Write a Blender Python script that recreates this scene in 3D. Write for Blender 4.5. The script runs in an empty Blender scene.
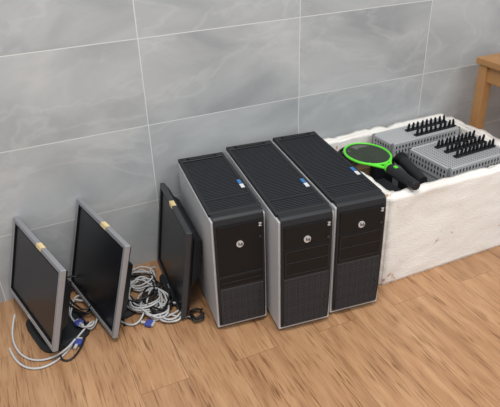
import bpy, bmesh, math, random
from mathutils import Matrix, Vector
random.seed(7)
sc=bpy.context.scene
sc.view_settings.view_transform='Standard'
sc.view_settings.look='None'

def lin(c):
    return tuple(((x/255)/12.92 if x/255<=0.04045 else ((x/255+0.055)/1.055)**2.4) for x in c)+(1,)

# ---------------- materials ----------------
def newmat(name):
    m=bpy.data.materials.new(name); m.use_nodes=True
    nt=m.node_tree; b=nt.nodes['Principled BSDF']
    return m,nt,b
def basic(name,col,rough=.5,metal=0,noise=.12,nscale=30,spec=.5):
    m,nt,b=newmat(name)
    tc=nt.nodes.new('ShaderNodeTexCoord')
    n=nt.nodes.new('ShaderNodeTexNoise'); n.inputs['Scale'].default_value=nscale; n.inputs['Detail'].default_value=4
    nt.links.new(tc.outputs['Object'],n.inputs['Vector'])
    mx=nt.nodes.new('ShaderNodeMix'); mx.data_type='RGBA'
    c=lin(col)
    mx.inputs[6].default_value=tuple(v*(1-noise) for v in c[:3])+(1,)
    mx.inputs[7].default_value=tuple(min(1,v*(1+noise)) for v in c[:3])+(1,)
    nt.links.new(n.outputs['Fac'],mx.inputs[0])
    nt.links.new(mx.outputs[2],b.inputs['Base Color'])
    b.inputs['Roughness'].default_value=rough; b.inputs['Metallic'].default_value=metal
    b.inputs['Specular IOR Level'].default_value=spec
    return m

def m_tile():
    m,nt,b=newmat('marble_tile'); N=nt.nodes; L=nt.links
    tc=N.new('ShaderNodeTexCoord'); sp=N.new('ShaderNodeSeparateXYZ'); L.new(tc.outputs['Object'],sp.inputs[0])
    ax=N.new('ShaderNodeMath'); ax.operation='ADD'; ax.inputs[1].default_value=-0.442+6.0; L.new(sp.outputs['X'],ax.inputs[0])
    az=N.new('ShaderNodeMath'); az.operation='ADD'; az.inputs[1].default_value=.035; L.new(sp.outputs['Z'],az.inputs[0])
    cb=N.new('ShaderNodeCombineXYZ'); L.new(ax.outputs[0],cb.inputs[0]); L.new(az.outputs[0],cb.inputs[1])
    br=N.new('ShaderNodeTexBrick'); br.offset=0; br.squash=1
    br.inputs['Scale'].default_value=1; br.inputs['Brick Width'].default_value=.6; br.inputs['Row Height'].default_value=.3
    br.inputs['Mortar Size'].default_value=.0017; br.inputs['Mortar Smooth'].default_value=.1
    br.inputs['Color1'].default_value=(0,0,0,1); br.inputs['Color2'].default_value=(1,1,1,1)
    L.new(cb.outputs[0],br.inputs['Vector'])
    sc3=N.new('ShaderNodeVectorMath'); sc3.operation='MULTIPLY_ADD'; sc3.inputs[1].default_value=(9,7,5)
    L.new(br.outputs['Color'],sc3.inputs[0]); L.new(tc.outputs['Object'],sc3.inputs[2])
    mp=N.new('ShaderNodeMapping'); mp.inputs['Rotation'].default_value=(0,math.radians(38),0); mp.inputs['Scale'].default_value=(1.2,1,2.4)
    L.new(sc3.outputs[0],mp.inputs['Vector'])
    n1=N.new('ShaderNodeTexNoise'); n1.inputs['Scale'].default_value=2.2; n1.inputs['Detail'].default_value=7; n1.inputs['Roughness'].default_value=.55; n1.inputs['Distortion'].default_value=.6
    L.new(mp.outputs[0],n1.inputs['Vector'])
    r=N.new('ShaderNodeValToRGB'); e=r.color_ramp.elements
    e[0].position=.28; e[0].color=lin((148,151,154)); e[1].position=.74; e[1].color=lin((184,186,187))
    k=e.new(.5); k.color=lin((167,170,172))
    L.new(n1.outputs['Fac'],r.inputs[0])
    n2=N.new('ShaderNodeTexNoise'); n2.inputs['Scale'].default_value=1.6; n2.inputs['Detail'].default_value=6; n2.inputs['Roughness'].default_value=.55; n2.inputs['Distortion'].default_value=.5
    L.new(mp.outputs[0],n2.inputs['Vector'])
    r2=N.new('ShaderNodeValToRGB'); e=r2.color_ramp.elements
    e[0].position=.475; e[0].color=(0,0,0,1); e[1].position=.525; e[1].color=(0,0,0,1); k=e.new(.5); k.color=(1,1,1,1)
    L.new(n2.outputs['Fac'],r2.inputs[0])
    vm=N.new('ShaderNodeMath'); vm.operation='MULTIPLY'; vm.inputs[1].default_value=.2; L.new(r2.outputs[0],vm.inputs[0])
    mv=N.new('ShaderNodeMix'); mv.data_type='RGBA'; L.new(vm.outputs[0],mv.inputs[0]); L.new(r.outputs[0],mv.inputs[6]); mv.inputs[7].default_value=lin((200,202,202))
    mg=N.new('ShaderNodeMix'); mg.data_type='RGBA'; L.new(br.outputs['Fac'],mg.inputs[0]); L.new(mv.outputs[2],mg.inputs[6]); mg.inputs[7].default_value=lin((204,205,203))
    L.new(mg.outputs[2],b.inputs['Base Color'])
    b.inputs['Roughness'].default_value=.28; b.inputs['Specular IOR Level'].default_value=.45
    bp=N.new('ShaderNodeBump'); bp.invert=True; bp.inputs['Strength'].default_value=.4; bp.inputs['Distance'].default_value=.002
    L.new(br.outputs['Fac'],bp.inputs['Height']); L.new(bp.outputs['Normal'],b.inputs['Normal'])
    return m
def m_floor():
    m,nt,b=newmat('oak_planks'); N=nt.nodes; L=nt.links
    tc=N.new('ShaderNodeTexCoord'); sp=N.new('ShaderNodeSeparateXYZ'); L.new(tc.outputs['Object'],sp.inputs[0])
    ax=N.new('ShaderNodeMath'); ax.inputs[1].default_value=10.03; L.new(sp.outputs['X'],ax.inputs[0])
    ay=N.new('ShaderNodeMath'); ay.inputs[1].default_value=10.2; L.new(sp.outputs['Y'],ay.inputs[0])
    cb=N.new('ShaderNodeCombineXYZ'); L.new(ay.outputs[0],cb.inputs[0]); L.new(ax.outputs[0],cb.inputs[1])
    br=N.new('ShaderNodeTexBrick'); br.offset=.38; br.offset_frequency=2
    br.inputs['Scale'].default_value=1; br.inputs['Brick Width'].default_value=.9; br.inputs['Row Height'].default_value=.15
    br.inputs['Mortar Size'].default_value=.0007; br.inputs['Mortar Smooth'].default_value=.3
    br.inputs['Color1'].default_value=(0,0,0,1); br.inputs['Color2'].default_value=(1,1,1,1)
    L.new(cb.outputs[0],br.inputs['Vector'])
    off=N.new('ShaderNodeVectorMath'); off.operation='MULTIPLY_ADD'; off.inputs[1].default_value=(13,17,0)
    L.new(br.outputs['Color'],off.inputs[0]); L.new(tc.outputs['Object'],off.inputs[2])
    mp=N.new('ShaderNodeMapping'); mp.inputs['Scale'].default_value=(20,2.4,1); L.new(off.outputs[0],mp.inputs['Vector'])
    n1=N.new('ShaderNodeTexNoise'); n1.inputs['Scale'].default_value=1.2; n1.inputs['Detail'].default_value=5; n1.inputs['Roughness'].default_value=.6; n1.inputs['Distortion'].default_value=.6
    L.new(mp.outputs[0],n1.inputs['Vector'])
    r=N.new('ShaderNodeValToRGB'); e=r.color_ramp.elements
    e[0].position=.3; e[0].color=lin((150,110,78)); e[1].position=.7; e[1].color=lin((186,147,110))
    k=e.new(.5); k.color=lin((171,130,94))
    L.new(n1.outputs['Fac'],r.inputs[0])
    mp2=N.new('ShaderNodeMapping'); mp2.inputs['Scale'].default_value=(140,8,1); L.new(off.outputs[0],mp2.inputs['Vector'])
    n2=N.new('ShaderNodeTexNoise'); n2.inputs['Scale'].default_value=1.2; n2.inputs['Detail'].default_value=3; L.new(mp2.outputs[0],n2.inputs['Vector'])
    r2=N.new('ShaderNodeValToRGB'); r2.color_ramp.elements[0].position=.33; r2.color_ramp.elements[0].color=(.44,.36,.29,1); r2.color_ramp.elements[1].position=.48; r2.color_ramp.elements[1].color=(1,1,1,1)
    L.new(n2.outputs['Fac'],r2.inputs[0])
    n3=N.new('ShaderNodeTexNoise'); n3.inputs['Scale'].default_value=1.0; n3.inputs['Detail'].default_value=2
    mp3=N.new('ShaderNodeMapping'); mp3.inputs['Scale'].default_value=(13,3.6,1); mp3.inputs['Location'].default_value=(5,3,0); L.new(off.outputs[0],mp3.inputs['Vector']); L.new(mp3.outputs[0],n3.inputs['Vector'])
    mr3=N.new('ShaderNodeMapRange'); mr3.inputs[1].default_value=.4; mr3.inputs[2].default_value=.62; mr3.inputs[3].default_value=.35; mr3.inputs[4].default_value=1.0; L.new(n3.outputs['Fac'],mr3.inputs[0])
    mu=N.new('ShaderNodeMix'); mu.data_type='RGBA'; mu.blend_type='MULTIPLY'; L.new(mr3.outputs[0],mu.inputs[0])
    L.new(r.outputs[0],mu.inputs[6]); L.new(r2.outputs[0],mu.inputs[7])
    hs=N.new('ShaderNodeHueSaturation'); mr=N.new('ShaderNodeMapRange'); mr.inputs[3].default_value=.94; mr.inputs[4].default_value=1.05
    L.new(br.outputs['Color'],mr.inputs[0]); L.new(mr.outputs[0],hs.inputs['Value']); L.new(mu.outputs[2],hs.inputs['Color'])
    mg=N.new('ShaderNodeMix'); mg.data_type='RGBA'; L.new(br.outputs['Fac'],mg.inputs[0]); L.new(hs.outputs[0],mg.inputs[6]); mg.inputs[7].default_value=lin((110,78,52))
    L.new(mg.outputs[2],b.inputs['Base Color']); b.inputs['Roughness'].default_value=.34; b.inputs['Specular IOR Level'].default_value=.45
    return m
def m_mesh(name,scale,hole,solid,rough=.45):
    m,nt,b=newmat(name); N=nt.nodes; L=nt.links
    tc=N.new('ShaderNodeTexCoord')
    v=N.new('ShaderNodeTexVoronoi'); v.inputs['Scale'].default_value=scale; v.inputs['Randomness'].default_value=0
    L.new(tc.outputs['Object'],v.inputs['Vector'])
    r=N.new('ShaderNodeValToRGB'); e=r.color_ramp.elements; e[0].position=.35; e[0].color=lin(hole); e[1].position=.42; e[1].color=lin(solid)
    L.new(v.outputs['Distance'],r.inputs[0]); L.new(r.outputs[0],b.inputs['Base Color']); b.inputs['Roughness'].default_value=rough
    return m
def m_foam():
    m,nt,b=newmat('polystyrene'); N=nt.nodes; L=nt.links
    tc=N.new('ShaderNodeTexCoord')
    n=N.new('ShaderNodeTexNoise'); n.inputs['Scale'].default_value=4; n.inputs['Detail'].default_value=6; L.new(tc.outputs['Object'],n.inputs['Vector'])
    r=N.new('ShaderNodeValToRGB'); e=r.color_ramp.elements; e[0].position=.3; e[0].color=lin((218,212,204)); e[1].position=.5; e[1].color=lin((234,231,226))
    L.new(n.outputs['Fac'],r.inputs[0]); 
    n3=N.new('ShaderNodeTexNoise'); n3.inputs['Scale'].default_value=16; n3.inputs['Detail'].default_value=5; L.new(tc.outputs['Object'],n3.inputs['Vector'])
    r3=N.new('ShaderNodeValToRGB'); e=r3.color_ramp.elements; e[0].position=.28; e[0].color=lin((205,165,145)); e[1].position=.34; e[1].color=(1,1,1,1)
    L.new(n3.outputs['Fac'],r3.inputs[0])
    mu=N.new('ShaderNodeMix'); mu.data_type='RGBA'; mu.blend_type='MULTIPLY'; mu.inputs[0].default_value=1
    L.new(r.outputs[0],mu.inputs[6]); L.new(r3.outputs[0],mu.inputs[7]); L.new(mu.outputs[2],b.inputs['Base Color'])
    b.inputs['Roughness'].default_value=.85; b.inputs['Specular IOR Level'].default_value=.2
    v=N.new('ShaderNodeTexVoronoi'); v.inputs['Scale'].default_value=140; L.new(tc.outputs['Object'],v.inputs['Vector'])
    bp=N.new('ShaderNodeBump'); bp.inputs['Strength'].default_value=.4; bp.inputs['Distance'].default_value=.002; L.new(v.outputs['Distance'],bp.inputs['Height']); L.new(bp.outputs['Normal'],b.inputs['Normal'])
    return m

TILE=m_tile(); FLOOR=m_floor(); FOAM=m_foam()
BLACK=basic('black_plastic',(25,27,31),.5,spec=.4)
BLACK2=basic('black_plastic_satin',(14,15,18),.5,spec=.3)
RIB=basic('grille_black',(44,46,51),.5,spec=.4)
DEEP=basic('deep_black',(7,7,8),.8)
STEEL=basic('side_panel_metal',(190,191,194),.45,.1,noise=.04)
SILVER=basic('silver_plastic',(150,151,155),.35,.3,noise=.05)
DARKBEZ=basic('dark_grey_bezel',(50,52,56),.35)
SCREEN=basic('lcd_screen',(20,22,27),.3,noise=.1,nscale=4)
LABEL=basic('label_cream',(222,200,150),.7)
WHITE=basic('sticker_white',(205,207,212),.5)
BLUE=basic('sticker_blue',(50,110,170),.45)
CABLEW=basic('cable_grey_white',(186,187,187),.5)
CABLEB=basic('cable_black',(22,22,24),.5)
VGAB=basic('vga_blue',(62,74,150),.5)
GREEN=basic('lime_green',(95,225,50),.4)
GREY=basic('grey_rack_metal',(172,174,176),.45,.1,noise=.05)
GREYMESH=m_mesh('grey_perforated',95,(80,82,84),(174,176,178))
FMESH=m_mesh('front_mesh',190,(4,4,5),(54,56,61),.55)
TMESH=m_mesh('top_mesh',170,(6,6,7),(44,46,50))
WOOD=basic('stool_wood',(174,128,80),.5,noise=.25,nscale=14)
BADGE=basic('badge_silver',(205,207,210),.3,.4)
LOGOD=basic('logo_dark',(60,64,72),.3,.3)

# ---------------- geometry helpers ----------------
def empty(name,loc,rz=0):
    e=bpy.data.objects.new(name,None); e.empty_display_size=.05
    e.matrix_world=Matrix.Translation(loc)@Matrix.Rotation(rz,4,'Z'); sc.collection.objects.link(e); return e
def mobj(name,verts,faces,mat,root=None,M=None,bevel=0,seg=2,smooth=False):
    me=bpy.data.meshes.new(name); me.from_pydata([tuple(v) for v in verts],[],faces)
    bm=bmesh.new(); bm.from_mesh(me); bmesh.ops.recalc_face_normals(bm,faces=bm.faces); bm.to_mesh(me); bm.free()
    me.materials.append(mat)
    if smooth:
        for p in me.polygons: p.use_smooth=True
    o=bpy.data.objects.new(name,me); sc.collection.objects.link(o)
    if root: o.parent=root
    if M: o.matrix_basis=M
    if bevel:
        b=o.modifiers.new('bevel','BEVEL'); b.width=bevel; b.segments=seg; b.limit_method='ANGLE'
    return o
BF=[(0,3,2,1),(4,5,6,7),(0,1,5,4),(1,2,6,5),(2,3,7,6),(3,0,4,7)]
def bv(x0,x1,y0,y1,z0,z1):
    return [(x0,y0,z0),(x1,y0,z0),(x1,y1,z0),(x0,y1,z0),(x0,y0,z1),(x1,y0,z1),(x1,y1,z1),(x0,y1,z1)]
def box(name,x0,x1,y0,y1,z0,z1,mat,root=None,M=None,bevel=0,seg=2):
    return mobj(name,bv(x0,x1,y0,y1,z0,z1),BF,mat,root,M,bevel,seg)
def boxes(name,lst,mat,root=None,M=None,bevel=0):
    V=[];F=[]
    for b in lst:
        n=len(V); V+=bv(*b); F+=[tuple(i+n for i in f) for f in BF]
    return mobj(name,V,F,mat,root,M,bevel,1)
def prism_x(name,prof,x0,x1,mat,root=None,M=None,bevel=0,smooth=False):
    n=len(prof); V=[(x0,y,z) for y,z in prof]+[(x1,y,z) for y,z in prof]
    F=[tuple(range(n)),tuple(range(2*n-1,n-1,-1))]+[(i,(i+1)%n,(i+1)%n+n,i+n) for i in range(n)]
    return mobj(name,V,F,mat,root,M,bevel)
def frustum(name,a,b,mat,root=None,M=None,bevel=0):
    V=[(a[0],a[1],a[3]),(a[0],a[2],a[3]),(a[0],a[2],a[4]),(a[0],a[1],a[4]),(b[0],b[1],b[3]),(b[0],b[2],b[3]),(b[0],b[2],b[4]),(b[0],b[1],b[4])]
    return mobj(name,V,BF,mat,root,M,bevel)
def frame_x(name,x0,x1,y0,y1,z0,z1,t,mat,root,M=None,bevel=0):
    o=[(y0,z0),(y1,z0),(y1,z1),(y0,z1)]; i=[(y0+t,z0+t),(y1-t,z0+t),(y1-t,z1-t),(y0+t,z1-t)]
    V=[(x0,)+p for p in o]+[(x0,)+p for p in i]+[(x1,)+p for p in o]+[(x1,)+p for p in i]
    F=[]
    for k in range(4):
        l=(k+1)%4
        F+=[(k,l,4+l,4+k),(8+k,12+k,12+l,8+l),(k,8+k,8+l,l),(4+k,4+l,12+l,12+k)]
    return mobj(name,V,F,mat,root,M,bevel,1)
def cyl(name,r,h,mat,root=None,M=None,seg=24,r2=None,bevel=0):
    r2=r if r2 is None else r2
    V=[(r*math.cos(2*math.pi*i/seg),r*math.sin(2*math.pi*i/seg),0) for i in range(seg)]+[(r2*math.cos(2*math.pi*i/seg),r2*math.sin(2*math.pi*i/seg),h) for i in range(seg)]
    F=[tuple(range(seg))[::-1],tuple(range(seg,2*seg))]+[(i,(i+1)%seg,(i+1)%seg+seg,i+seg) for i in range(seg)]
    return mobj(name,V,F,mat,root,M,bevel)
def tube(name,pts,r,mat,root=None,cyclic=False,M=None):
    c=bpy.data.curves.new(name,'CURVE'); c.dimensions='3D'; c.bevel_depth=r; c.bevel_resolution=3; c.resolution_u=8
    s=c.splines.new('NURBS'); s.points.add(len(pts)-1)
    for p,q in zip(s.points,pts): p.co=(q[0],q[1],q[2],1)
    s.order_u=4; s.use_endpoint_u=not cyclic; s.use_cyclic_u=cyclic
    c.materials.append(mat)
    o=bpy.data.objects.new(name,c); sc.collection.objects.link(o)
    if root: o.parent=root
    if M: o.matrix_basis=M
    return o

# ---------------- room ----------------
box('wall_back',-2.5,4,0,.1,0,2.8,TILE)
box('floor',-2.5,4,-4.5,.1,-.06,0,FLOOR)

# ---------------- towers ----------------
def tower(loc,yaw,W,D,H,kind):
    r=empty('computer_tower',loc,yaw); w=W/2; e=w-.006
    box('chassis',-w,w,.010,D-.002,.012,H-.012,STEEL,r,bevel=.003)
    box('rear_panel',-w+.012,w-.012,D-.002,D+.003,.03,H-.04,BLACK,r,bevel=.001)
    prof=[(.032,.008),(.014,.008),(.006,.03),(.002,.08),(0,.16),(0,.28),(.001,H-.06),(.003,H-.025),(.007,H-.008),(.016,H-.001),(.05,H),(.05,H-.018),(.032,H-.018)]
    prism_x('front_bezel',prof,-e,e,BLACK,r,bevel=.002)
    zt=H; q=w-.002
    boxes('top_frame',[(-q,-q+.012,.045,D,zt-.013,zt),(q-.012,q,.045,D,zt-.013,zt),(-q,q,D-.03,D,zt-.013,zt+.001),(-q,q,.04,.055,zt-.013,zt+.0005)],BLACK,r,bevel=.002)
    box('top_recess',-q+.010,q-.010,.05,D-.02,zt-.016,zt-.006,TMESH,r)
    L=[]; y=.060
    while y<D-.035:
        L.append((-q+.011,q-.011,y,y+.0030,zt-.008,zt-.0015)); y+=.0098
    boxes('top_grille',L,RIB,r)
    box('top_crossbar',-q+.010,q-.010,.12,.130,zt-.012,zt+.0005,BLACK,r,bevel=.001)
    boxes('rear_handle',[(-q+.03,q-.03,D-.026,D-.020,zt,zt+.004),(-q+.03,-q+.038,D-.026,D-.008,zt,zt+.004),(q-.038,q-.03,D-.026,D-.008,zt,zt+.004)],BLACK2,r,bevel=.001)
    box('sticker_white',w-.024,w-.012,.165,.19,zt-.001,zt+.0012,WHITE,r)
    box('sticker_blue',w-.024,w-.012,.195,.222,zt-.001,zt+.0012,BLUE,r)
    for i,(fx,fy) in enumerate([(-w+.03,.06),(w-.03,.06),(-w+.03,D-.05),(w-.03,D-.05)]):
        cyl('foot_%d'%i,.014,.013,BLACK2,r,Matrix.Translation((fx,fy,0)))
    m=.014
    def fr(name,x0,x1,z0,z1,y,mat,bev=.001): return box(name,x0,x1,y,.02,z0,z1,mat,r,bevel=bev)
    if kind=='small':
        fr('upper_panel',-w+m,w-m,.225,.405,-.0018,BLACK2)
        fr('optical_drive',-w+m,w-m,.18,.215,-.0012,BLACK2)
        boxes('drive_slots',[(-w+m+.006,w-m-.006,-.0026,0,.196,.1972),(-w+m+.006,w-m-.006,-.0026,0,.222,.2232)],RIB,r)
        g0,g1=.028,.172; lz=.335
    else:
        fr('upper_panel',-w+m,w-m,.335,.408,-.0018,BLACK2)
        fr('drive_door',-w+m,w-m,.225,.330,-.0022,BLACK2)
        boxes('door_frame',[(-w+m+.004,w-m-.004,-.0032,0,.320,.3214),(-w+m+.004,w-m-.004,-.0032,0,.278,.2793),(-w+m+.004,w-m-.004,-.0032,0,.233,.2344),(-w+m+.004,-w+m+.0053,-.0032,0,.233,.321),(w-m-.0053,w-m-.004,-.0032,0,.233,.321)],RIB,r)
        g0,g1=.03,.218; lz=.356
    fr('front_mesh',-w+m,w-m,g0,g1,-.001,FMESH,.001)
    L=[]; x=-w+m+.003
    while x<w-m-.003:
        L.append((x,x+.0012,-.002,.01,g0+.004,g1-.004)); x+=.0072
    z=g0+.01
    while z<g1-.006:
        L.append((-w+m+.003,w-m-.003,-.002,.01,z,z+.0012)); z+=.012
    boxes('mesh_ribs',L,RIB,r)
    Mr=Matrix.Rotation(math.radians(90),4,'X')
    cyl('logo_disc',.0115,.003,BADGE,r,Matrix.Translation((-.002,-.002,lz))@Mr)
    boxes('logo_letters',[(-.007,-.005,-.0058,-.004,lz-.005,lz+.007),(-.005,-.002,-.0058,-.004,lz+.0005,lz+.0025),(-.003,-.001,-.0058,-.004,lz-.005,lz+.001),(.001,.003,-.0058,-.004,lz-.007,lz+.003),(.003,.006,-.0058,-.004,lz+.001,lz+.003),(.005,.0068,-.0058,-.004,lz-.004,lz+.0015),(.003,.006,-.0058,-.004,lz-.005,lz-.003)],LOGOD,r)
    bx=w-.026; bz=H-.037
    V=[(bx,bz),(bx+.009,bz),(bx+.009,bz-.002),(bx+.0035,bz-.010),(bx+.009,bz-.010),(bx+.009,bz-.012),(bx,bz-.012),(bx,bz-.010),(bx+.0055,bz-.002),(bx,bz-.002)]
    V1=[(a,-.0045,c) for a,c in V]; V2=[(a,.012,c) for a,c in V]; n=len(V)
    mobj('series_badge',V1+V2,[tuple(range(n)),tuple(range(2*n-1,n-1,-1))]+[(i,(i+1)%n,(i+1)%n+n,i+n) for i in range(n)],BADGE,r)
    cyl('power_button',.0045,.003,RIB,r,Matrix.Translation((w-.022,-.002,.348))@Mr)
    boxes('usb_ports',[(w-.026,w-.021,-.0042,.01,z,z+.012) for z in (.12,.10,.08)],RIB,r)
    return r
tower((.560,-.508,0),math.radians(-5.8),.172,.457,.434,'small')
tower((.740,-.606,0),math.radians(-6.2),.180,.562,.438,'big')
tower((.932,-.610,0),math.radians(-6.2),.180,.562,.438,'big')

# ---------------- monitors ----------------
def monitor(bc,a,tilt,W,H,base,hump=.035,labely=-.03,hw=.72,z_hump=(.2,.7),bez=None):
    a=math.radians(a); t=math.radians(tilt)
    bez=bez or SILVER
    r=empty('lcd_monitor',(bc[0],bc[1],0),a); w=W/2
    P=Matrix.Translation((0,0,bc[2]))@Matrix.Rotation(t,4,'Y')
    frame_x('bezel',0,.018,-w,w,0,H,.015,bez,r,P,bevel=.002)
    frame_x('inner_bezel',.002,.012,-w+.012,w-.012,.012,H-.012,.009,BLACK2,r,P)
    box('screen_panel',.006,.014,-w+.02,w-.02,.02,H-.02,SCREEN,r,P)
    frustum('back_shell',(.0175,-w+.002,w-.002,.002,H-.002),(.034,-w+.025,w-.025,.025,H-.02),BLACK,r,P,bevel=.002)
    z0,z1=H*z_hump[0],H*z_hump[1]
    frustum('back_hump',(.032,-w*(hw+.12),w*(hw+.12),z0-.02,z1+.02),(.032+hump,-w*hw,w*hw,z0,z1),BLACK,r,P,bevel=.004)
    box('label',.003,.015,labely-.018,labely+.018,H-.0005,H+.0012,LABEL,r,P)
    box('label_face',-.0012,.002,labely-.018,labely+.018,H-.012,H+.001,LABEL,r,P)
    box('brand_plate',-.001,.002,-.012,.012,.005,.010,BADGE,r,P)
    bx,by,bw,bd=base
    zc=bc[2]+H*.4; xc=math.tan(t)*H*.4+.03+hump*.6
    prism=[(xc-.012,zc+.03),(xc+.012,zc+.03),(bx+.03,.012),(bx-.02,.012)]
    V=[(x,-.03,z) for x,z in prism]+[(x,.03,z) for x,z in prism]
    mobj('neck',V,[(0,1,2,3),(7,6,5,4),(0,4,5,1),(1,5,6,2),(2,6,7,3),(3,7,4,0)],BLACK,r,bevel=.004)
    n=28; pts=[]
    for i in range(n):
        an=2*math.pi*i/n; c,s=math.cos(an),math.sin(an); e=.45
        pts.append((bx+bw/2*math.copysign(abs(c)**e,c),by+bd/2*math.copysign(abs(s)**e,s)))
    V=[(x,y,0.0005) for x,y in pts]+[(x,y,.008) for x,y in pts]+[(bx+(x-bx)*.85,by+(y-by)*.85,.014) for x,y in pts]
    F=[tuple(range(n))[::-1],tuple(range(2*n,3*n))]
    for k in (0,n): F+=[(k+i,k+(i+1)%n,k+n+(i+1)%n,k+n+i) for i in range(n)]
    mobj('base',V,F,BLACK,r)
    return r
monitor((-.088,-.222,.062),14,16.5,.405,.282,(.075,-.03,.17,.22))
monitor((.106,-.212,.026),12,16,.385,.334,(.085,.0,.14,.2))
monitor((.392,-.208,.012),-4,8,.375,.338,(.02,0,.08,.2),hump=.034,hw=.80,z_hump=(.42,.84),labely=.02,bez=DARKBEZ)

# ---------------- cables ----------------
def coil(root,name,cx,cy,rx,ry,n,mat,r,tail=None,jit=.014,rot=0,wob=.16):
    pts=[];N=n*10
    for i in range(N):
        an=2*math.pi*i/10+rot; k=1+random.uniform(-wob,wob)
        lift=.006+ .012*(i/N)*n/2 + random.uniform(0,.014)
        pts.append((cx+rx*k*math.cos(an)+random.uniform(-jit,jit)*.5,cy+ry*k*math.sin(an)+random.uniform(-jit,jit)*.5,lift))
    if tail: pts+=tail
    return tube(name,pts,r,mat,root)
def vga(root,name,loc,rz,tilt=0):
    M=Matrix.Translation(loc)@Matrix.Rotation(rz,4,'Z')@Matrix.Rotation(tilt,4,'Y')
    box(name+'_shell',-.012,.012,-.014,.014,0,.012,VGAB,root,M,bevel=.003)
    box(name+'_plug',.012,.02,-.010,.010,.002,.010,BADGE,root,M,bevel=.001)
    cyl(name+'_relief',.005,.016,CABLEW,root,M@Matrix.Translation((-.012,0,.006))@Matrix.Rotation(math.radians(-90),4,'Y'),12)
c1=empty('monitor_cable_bundle',(0,0,0))
coil(c1,'grey_loop_1',.085,-.21,.045,.10,2,CABLEW,.0034,[(.03,-.33,.006),(.0,-.375,.005),(-.06,-.41,.005),(-.12,-.40,.005),(-.155,-.34,.005),(-.165,-.27,.005)],wob=.25)
tube('grey_lead',[(-.13,-.16,.05),(-.155,-.2,.01),(-.15,-.28,.005),(-.12,-.35,.005),(-.06,-.385,.005),(.0,-.38,.02),(.035,-.35,.03)],.0032,CABLEW,c1)
coil(c1,'black_power_loop',.085,-.13,.045,.10,4,CABLEB,.0034,[(.12,-.12,.01),(.17,-.08,.008),(.2,-.02,.006)],rot=1,wob=.25)
tube('black_lead_wall',[(-.02,-.05,.005),(.05,-.035,.02),(.09,-.06,.01),(.14,-.04,.03),(.2,-.05,.006),(.27,-.03,.006),(.33,-.06,.005)],.0034,CABLEB,c1)
tube('black_lead_arc',[(.04,-.08,.005),(.03,-.06,.06),(.08,-.05,.09),(.13,-.09,.05),(.12,-.16,.005)],.0034,CABLEB,c1)
tube('black_lead_front',[(.09,-.26,.01),(.07,-.33,.006),(.03,-.40,.005),(-.01,-.42,.005),(-.03,-.38,.005),(.0,-.33,.02)],.0032,CABLEB,c1)
vga(c1,'vga_a',(.04,-.345,.004),math.radians(60))
vga(c1,'vga_b',(.06,-.27,.02),math.radians(110),.2)
c2=empty('monitor_cable_bundle',(.3,-.2,0))
o=Matrix.Translation((-.3,.2,0))
def coil2(*a,**k):
    ob=coil(c2,*a,wob=.24,**k); ob.matrix_basis=o
coil2('grey_loop_1',.295,-.22,.065,.105,4,CABLEW,.0034,[(.33,-.33,.01),(.37,-.37,.006),(.43,-.40,.006)])
coil2('grey_loop_2',.32,-.28,.055,.08,3,CABLEW,.0034,[(.27,-.34,.02),(.22,-.36,.006),(.19,-.30,.006)],rot=2)
coil2('black_loop_1',.29,-.18,.07,.09,4,CABLEB,.0034,[(.22,-.16,.006),(.2,-.25,.006),(.2,-.33,.006)],rot=1.2)
coil2('black_loop_2',.33,-.27,.05,.07,4,CABLEB,.0034,[(.30,-.37,.006),(.36,-.38,.006)],rot=2.2)
coil2('grey_loop_3',.36,-.34,.05,.05,2,CABLEW,.0034,[(.33,-.36,.008),(.29,-.35,.006)],rot=.5)
coil2('grey_loop_4',.315,-.12,.05,.06,3,CABLEW,.0034,[(.36,-.06,.02),(.38,-.1,.04)],rot=.5)
coil2('black_loop_3',.435,-.40,.025,.03,2,CABLEB,.0034,[(.42,-.42,.006),(.40,-.38,.006)],rot=.5)
def vga2(n,l,rz,t=0):
    before=set(bpy.data.objects); vga(c2,n,l,rz,t)
    for ob in set(bpy.data.objects)-before: ob.matrix_basis=o@ob.matrix_basis
vga2('vga_a',(.275,-.36,.004),math.radians(-40))

# ---------------- foam box ----------------
def foam_box():
    x0,x1,y0,y1,h=1.085,1.775,-.54,-.006,.375; t=.042
    bm=bmesh.new()
    def ring(xa,xb,ya,yb,z): return [bm.verts.new(p) for p in ((xa,ya,z),(xb,ya,z),(xb,yb,z),(xa,yb,z))]
    R=[ring(x0+.008,x1-.008,y0+.006,y1-.004,0.0),ring(x0,x1,y0,y1,h),ring(x0+t,x1-t,y0+t-.008,y1-t,h),ring(x0+t+.004,x1-t-.004,y0+t,y1-t-.004,.05)]
    bm.faces.new(R[0][::-1]); bm.faces.new(R[3])
    for a,b in zip(R,R[1:]):
        for k in range(4): bm.faces.new((a[k],a[(k+1)%4],b[(k+1)%4],b[k]))
    bmesh.ops.recalc_face_normals(bm,faces=bm.faces)
    bmesh.ops.bevel(bm,geom=[e for e in bm.edges if not all(v.co.z<.001 for v in e.verts)],offset=.008,segments=3,affect='EDGES')
    bmesh.ops.subdivide_edges(bm,edges=[e for e in bm.edges if e.calc_length()>.1],cuts=28,use_grid_fill=True)
    from mathutils import noise
    for v in bm.verts:
        if v.co.z>.01:
            n=noise.noise(v.co*9)*.0035+noise.noise(v.co*34)*.0026
            top=max(0,(v.co.z-.3)/.075)
            v.co+=v.normal*n*(1+top*.8)
            c=noise.noise(v.co*14+Vector((3,7,1)))
            if v.co.z>.36 and c>.3: v.co.z-=(c-.3)*.045
            if v.co.y>-.004: v.co.y=-.004
    me=bpy.data.meshes.new('foam_box'); bm.to_mesh(me); bm.free(); me.materials.append(FOAM)
    for p in me.polygons: p.use_smooth=True
    ob=bpy.data.objects.new('foam_box',me); sc.collection.objects.link(ob)
foam_box()

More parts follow.
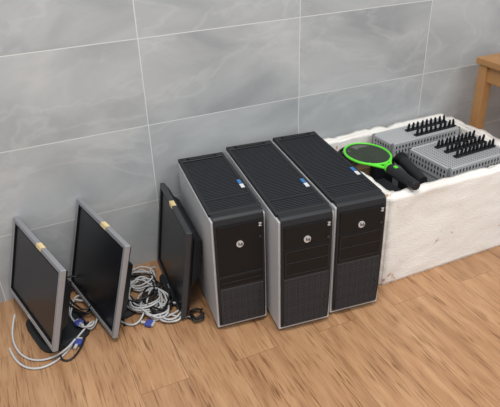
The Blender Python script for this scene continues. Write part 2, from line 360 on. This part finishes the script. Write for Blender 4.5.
def rack(loc,rz,X,Y,Z,rows,cols,px0,px1,py0,py1):
    r=empty('bristle_rack',loc,rz)
    box('core',-X/2+.004,X/2-.004,-Y/2+.004,Y/2-.004,0,Z-.006,GREY,r)
    L=[(-X/2,X/2,-Y/2,-Y/2+.012,Z-.06,Z),(-X/2,X/2,Y/2-.012,Y/2,Z-.06,Z),(-X/2,-X/2+.012,-Y/2,Y/2,Z-.06,Z),(X/2-.012,X/2,-Y/2,Y/2,Z-.06,Z)]
    boxes('rim',L,GREY,r,bevel=.002)
    box('top_plate',-X/2+.01,X/2-.01,-Y/2+.01,Y/2-.01,Z-.008,Z-.003,GREYMESH,r)
    L=[]
    for zz in (Z-.024,Z-.044):
        y=-Y/2+.02
        while y<Y/2-.02:
            L.append((-X/2-.001,-X/2+.002,y,y+.006,zz,zz+.012)); y+=.016
        x=-X/2+.02
        while x<X/2-.02:
            L.append((x,x+.006,-Y/2-.001,-Y/2+.002,zz,zz+.012)); x+=.016
    boxes('vent_slots',L,RIB,r)
    V=[];F=[]
    for j in range(rows):
        for i in range(cols):
            cx=px0+(px1-px0)*i/(cols-1); cy=py0+(py1-py0)*(j/(rows-1) if rows>1 else 0)
            lx=random.uniform(-.004,.004)
            n=len(V)
            for z,rr,dx in ((Z-.005,.0056,0),(Z+.012,.0054,lx*.3),(Z+.024,.0048,lx),(Z+.030,.0025,lx)):
                for k in range(8): V.append((cx+dx+rr*math.cos(k*math.pi/4),cy+rr*math.sin(k*math.pi/4),z))
            for s in range(3):
                for k in range(8): F.append((n+s*8+k,n+s*8+(k+1)%8,n+s*8+8+(k+1)%8,n+s*8+8+k))
            F.append(tuple(n+24+k for k in range(8)))
    mobj('bristles',V,F,BLACK2,r)
    for j in range(rows):
        cy=py0+(py1-py0)*(j/(rows-1) if rows>1 else 0)
        box('bristle_strip_%d'%j,px0-.01,px1+.01,cy-.009,cy+.009,Z-.006,Z+.003,BLACK,r)
rack((1.535,-.125,.062),math.radians(2),.36,.13,.312,2,9,-.03,.165,-.035,.02)
rack((1.555,-.350,.062),math.radians(3),.31,.22,.310,3,10,-.05,.135,-.04,.06)

# electric fly swatter
s=empty('electric_fly_swatter',(1.200,-.250,.392),0)
s.rotation_euler=(math.radians(-1.5),0,math.radians(-3))
E=lambda rx,ry,z,n=24:[(rx*math.cos(2*math.pi*i/n),ry*math.sin(2*math.pi*i/n),z) for i in range(n)]
tube('rim',E(.080,.104,0),.0045,GREEN,s,True)
tube('rim_inner',E(.071,.094,.0),.0015,DARKBEZ,s,True)
L=[]
for i in range(-12,13):
    x=i*.006; h=.097*math.sqrt(max(0,1-(x/.076)**2)); L.append((x-.0008,x+.0008,-h,h,-.001,.0))
for i in range(-15,16):
    y=i*.0064; h=.075*math.sqrt(max(0,1-(y/.099)**2)); L.append((-h,h,y-.0008,y+.0008,.001,.002))
boxes('wire_mesh',L,basic('dark_wire',(78,90,76),.4,.2),s)
tube('yoke_l',[(-.045,-.083,0),(-.025,-.115,0),(-.012,-.135,0)],.0055,GREEN,s)
tube('yoke_r',[(.045,-.083,0),(.025,-.115,0),(.012,-.135,0)],.0055,GREEN,s)
Mh=Matrix.Translation((0,-.125,0))@Matrix.Rotation(math.radians(90),4,'X')
cyl('collar',.013,.025,GREEN,s,Mh,20,.019,bevel=.002)
cyl('handle',.020,.155,BLACK,s,Mh@Matrix.Translation((0,0,.025)),20,.017,bevel=.005)
box('switch',-.006,.006,-.19,-.175,.016,.022,GREEN,s,bevel=.001)

# black items inside the foam box
k=empty('power_adapter',(1.33,-.40,.06),math.radians(8))
box('casing',-.036,.036,-.07,.07,0,.25,BLACK,k,bevel=.008,seg=3)
box('label_plate',-.025,.025,-.05,.05,.25,.2508,RIB,k)
k=empty('torch_handle',(1.335,-.36,.335),math.radians(-14))
Mt=Matrix.Rotation(math.radians(90),4,'X')
cyl('grip',.021,.17,BLACK,k,Mt@Matrix.Translation((0,0,-.09)),20,.019,bevel=.004)
cyl('head',.028,.03,BLACK2,k,Mt@Matrix.Translation((0,0,-.12)),20,.022,bevel=.004)
k=empty('black_speaker_box',(1.305,-.165,.055),math.radians(-4))
box('casing',-.045,.045,-.07,.07,0,.285,BLACK,k,bevel=.006)
boxes('front_ribs',[(-.037,.037,-.06+i*.015,-.054+i*.015,.284,.288) for i in range(8)],RIB,k)
k=empty('storage_drive_stack',(1.21,-.375,.055),0)
for i in range(3): box('drive_%d'%i,-.055,.055,-.095,.095,i*.08,i*.08+.075,BLACK,k,bevel=.005)
k2=empty('cardboard_carton',(1.205,-.135,.054))
CARD=basic('cardboard',(120,95,70),.8)
boxes('walls',[(-.065,.065,-.065,.065,0,.25)],CARD,k2,bevel=.002)
k=empty('black_cable_coil',(1.205,-.13,.31))
pts=[]
for i in range(50):
    an=i*.63; pts.append((.045*math.cos(an)*(1+random.uniform(-.2,.2)),.05*math.sin(an)*(1+random.uniform(-.2,.2)),.002+i*.0008))
tube('cord',pts,.004,CABLEB,k)

# wooden stool
w=empty('wooden_stool',(2.08,-.28,0))
box('seat',-.235,.235,-.2,.2,.60,.628,WOOD,w,bevel=.004)
for i,(x,y) in enumerate([(-.205,.165),(.205,.165),(-.205,-.165),(.205,-.165)]):
    box('leg_%d'%i,x-.022,x+.022,y-.022,y+.022,0,.60,WOOD,w,bevel=.003)
boxes('aprons',[(-.19,.19,.155,.175,.53,.60),(-.19,.19,-.175,-.155,.53,.60),(-.215,-.195,-.15,.15,.53,.60),(.195,.215,-.15,.15,.53,.60),(-.215,-.195,-.15,.15,.16,.19),(.195,.215,-.15,.15,.16,.19)],WOOD,w,bevel=.002)

# ---------------- lights ----------------
def area(name,loc,size,power,col,rot=(0,0,0)):
    l=bpy.data.lights.new(name,'AREA'); l.shape='RECTANGLE'; l.size=size[0]; l.size_y=size[1]; l.energy=power; l.color=col
    o=bpy.data.objects.new(name,l); o.location=loc; o.rotation_euler=rot; sc.collection.objects.link(o)
area('ceiling_light',(.15,-1.4,2.75),(1.2,.5),51,(1,.98,.95))
area('ceiling_light_far',(2.0,-2.8,2.75),(1.2,.6),48,(1,.985,.96))
wd=bpy.data.worlds.new('world'); sc.world=wd; wd.use_nodes=True
bg=wd.node_tree.nodes['Background']; bg.inputs[0].default_value=(.94,.97,1,1); bg.inputs[1].default_value=.74

# ---------------- camera ----------------
cd=bpy.data.cameras.new('camera'); cam=bpy.data.objects.new('camera',cd); sc.collection.objects.link(cam)
cd.sensor_width=36; cd.lens=573/500*36; cd.clip_start=.05
R=Matrix(((.9083,.2289,-.3502),(-.4174,.4393,-.7956),(-.0285,.8687,.4946)))
cam.matrix_world=Matrix.Translation((0,-1.865,1.309))@R.to_4x4()
sc.camera=cam
